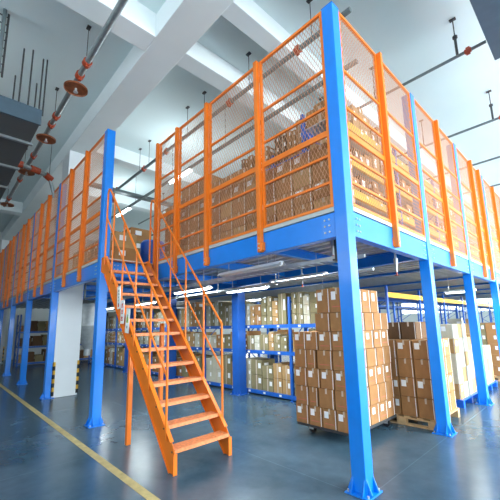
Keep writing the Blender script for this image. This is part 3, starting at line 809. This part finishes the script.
# left sprinkler main with shield discs
lm = thing('sprinkler_main', 'steel sprinkler main with orange couplings crossing the upper left ceiling', 'pipe', (0, -1.62, 6.2))
MB().cyl((-13, 0, 0), (4.5, 0, 0), .05, n=14).build('pipe', 'gpipe', lm)
couplings(lm, [-3.85, -4.25, -5.85, -6.25, -8.1, -10, -12], .05)
for x in (-3.9, -6.0, -9.4, -12.4, 1.5): hang(lm, x, 0, .05, ZC-6.2)
def shield(x, y, z, label):
    t = thing('sprinkler_shield', label, 'sprinkler', (x, y, z), group='sprinkler heads with shield discs')
    mb = MB(); n = 28; ri, ro = .05, .20
    mb.cyl((0,0,-.012), (0,0,0), ro, n=n); mb.cyl((0,0,-.035), (0,0,-.012), ro, ro-.012, n=n, cap=False)
    mb.build('disc', 'rust', t)
    MB().cyl((0,0,0), (0,0,.08), .022, n=10).build('stem', 'red', t)
    MB().cyl((0,0,-.08), (0,0,-.012), .02, n=10).cyl((0,0,-.09), (0,0,-.08), .04, n=12).build('nozzle', 'galv', t)
shield(-4.45, -1.62, 6.06, 'rust orange sprinkler disc under the ceiling main, the nearest and largest')
shield(-6.70, -1.62, 6.06, 'rust orange sprinkler disc under the ceiling main, second from the right')
shield(-8.95, -1.62, 6.06, 'rust orange sprinkler disc under the ceiling main, third from the right')
shield(-12.3, -1.62, 6.06, 'rust orange sprinkler disc under the ceiling main, the farthest left')
# cross main with elbow
cm = thing('branch_main', 'curved orange and steel branch pipe beside the grey duct at upper left', 'pipe', (-8.3, -1.5, 5.95))
MB().cyl((0, -3.5, 0), (0, -.35, 0), .06, n=14).cyl((0, -.35, 0), (-.2, .35, -.05), .06, n=14).cyl((-.2, .35, -.05), (-.3, .55, -.6), .05, n=14).build('pipe', 'gpipe', cm)
for p, q in (((0, -1.0, 0), (0, -.8, 0)), ((0, -.5, 0), (0, -.3, 0)), ((-.06, -.12, -.01), (-.12, .1, -.02)), ((-.17, .25, -.04), (-.24, .42, -.12))): MB().cyl(p, q, .09, n=14).build('coupling', 'red', cm)
for p in ((-.2, .35), (0, -2)): MB().cyl((*p, .02), (*p, 1.0), .007, n=6).build('hanger_rod', 'dark', cm)
# main along the front fence
fm = thing('sprinkler_pipe', 'sprinkler pipe with red couplings running behind the top of the front fence', 'pipe', (0, .88, 6.2), group='ceiling sprinkler pipes')
MB().cyl((-9.2, 0, 0), (-.2, 0, 0), .042, n=12).build('pipe', 'pipe', fm)
couplings(fm, [-8.9, -6.9, -5.6, -3.0, -1.2], .042)
MB().cyl((-9.2, 0, 0), (-9.2, 0, -.35), .06, n=12).build('elbow', 'red', fm)
for x in (-7.2, -6.6, -4.6, -3.9, -2.4, -.9): hang(fm, x, 0, .03, ZC-6.2)
for i, (y, xa, xb) in enumerate([(3.06, -12, 1.4), (5.8, -12, 1.5), (8.05, -12, 3), (10.4, -12, 3)]):
    pm = thing('sprinkler_pipe', 'thin steel sprinkler pipe on the right ceiling, %s from the corner column' % ORD[i], 'pipe', (0, y, 6.2), group='ceiling sprinkler pipes')
    xb_ = min(xb, 1.04) if y < 3.5 else xb
    MB().cyl((xa, 0, 0), (xb_, 0, 0), .028, n=10).build('pipe', 'pipe', pm)
    couplings(pm, [.78, -3.2], .028)
    for x in (-9.8, -6.8, -4.2, -2.2, -.9, .62): hang(pm, x, 0, .02, min(ZC-6.2, .75), r=.010)
    MB().cyl((.62, 0, 0), (.62, 0, .36), .022, n=10).cyl((.62, 0, .36), (.62, 0, .40), .04, n=10).build('upright_sprinkler', 'dark', pm)
    MB().cyl((-.9, 0, 0), (-.9, 0, .3), .016, n=8).build('upright_sprinkler', 'dark', pm)
tag(MB().bar((-8.75, .0, 6.09), (-8.75, 9, 6.09), .22, .09).build('cable_tray', 'pipe'), 'grey cable tray crossing under the ceiling beyond the stair opening', 'cable tray')
tag(MB().cyl((-13.5, 4.2, 6.1), (-9, 4.2, 6.1), .04).build('water_pipe', 'pipe'), 'thin grey pipe under the ceiling beyond the cable tray', 'pipe')
tag(MB().cyl((X0+.45, -4, 6.0), (X0+.45, -.95, 6.0), .07).build('water_pipe', 'red'), 'red pipe along the far left end wall under the ceiling', 'pipe')
# ducts
ld = thing('air_duct', 'blue grey rectangular air duct end at the upper left, hung on rods', 'duct', (-4.9, -2.46, 5.33))
MB().box(-.02, .02, -1.6, .42, 0, .30).build('end_face', 'duct', ld)
MB().box(-7, -.02, -1.6, .40, 0, .28).build('casing', 'ductdark', ld)
for x in (-.8, -2.2, -3.6, -5): MB().box(x-.03, x+.03, -1.64, .44, -.05, 0).build('support_bar', 'gpipe', ld)
for x, y in [(-4.59, -2.29), (-5.15, -2.42), (-4.89, -2.04), (-4.97, -2.10), (-6.06, -2.42), (-6.03, -2.05)]:
    MB().cyl((x+5.0 if x < -5.02 else -.05-(x+4.5)*-.3, y+2.5, .3), (x+5.0 if x < -5.02 else -.05-(x+4.5)*-.3, y+2.5, 1.5), .014, n=6).build('hanger_rod', 'dark', ld)
lt = thing('cable_ladder', 'vertical steel cable ladder dropping from the ceiling at the top left edge', 'cable ladder', (-4.55, -2.78, 5.75))
m3 = MB()
for y in (-.09, .09): m3.bar((0, y, 0), (0, y, 1.2), .02, .03, (0,1,0))
for i in range(8): m3.bar((0, -.09, .08+i*.15), (0, .09, .08+i*.15), .015, .015)
m3.build('ladder', 'dark', lt); MB().cyl((.06, .03, 0), (.06, .03, 1.2), .03, n=10).build('riser_pipe', 'pipe', lt)
tag(MB().box(1.08, 1.75, -.8, 3.38, 6.0, 6.45).build('air_duct', 'duct', bevel=.01), 'blue grey rectangular air duct in the top right corner under the ceiling', 'duct')
tag(MB().box(-2.3, -1.55, 7.3, 17, 5.25, 6.1).build('air_duct', 'white', bevel=.01), 'white rectangular air duct seen through the right fence', 'duct')

# steel hopper behind the pillar
hp = thing('hopper', 'grey steel funnel hopper on legs between white pillar and blue column', 'hopper', (-10.0, .6, 0))
mb = MB().cyl((0,0,1.75), (0,0,2.45), .48, n=28); mb.build('drum', 'galv', hp)
MB().cyl((0,0,1.0), (0,0,1.75), .10, .48, n=28).build('cone', 'galv', hp)
MB().cyl((0,0,.8), (0,0,1.0), .10, n=16).build('outlet', 'galv', hp)
for a in range(4):
    cx_, cy_ = .5*math.cos(a*math.pi/2+.78), .5*math.sin(a*math.pi/2+.78); MB().cyl((cx_, cy_, 0), (cx_, cy_, 2.0), .03, n=10).build('leg', 'galv', hp)
wp = thing('wall_pipe', 'thin grey bent pipe under the deck left of the staircase column', 'pipe', (-6.2, -.55, 0))
MB().path([(-.55, 0, zb1), (-.55, 0, 2.35), (.25, 0, 2.35)], .022, 10).build('pipe', 'pipe', wp)

flush_cartons(292)

# ------------------------------------------------------------------ light, world, view
w = bpy.data.worlds.new('world'); bpy.context.scene.world = w; w.use_nodes = True
w.node_tree.nodes['Background'].inputs['Color'].default_value = (.75, .88, 1, 1); w.node_tree.nodes['Background'].inputs['Strength'].default_value = 1.0
sc = bpy.context.scene
sc.view_settings.view_transform = 'Standard'; sc.view_settings.look = 'None'; sc.view_settings.gamma = 1; sc.view_settings.exposure = -0.12
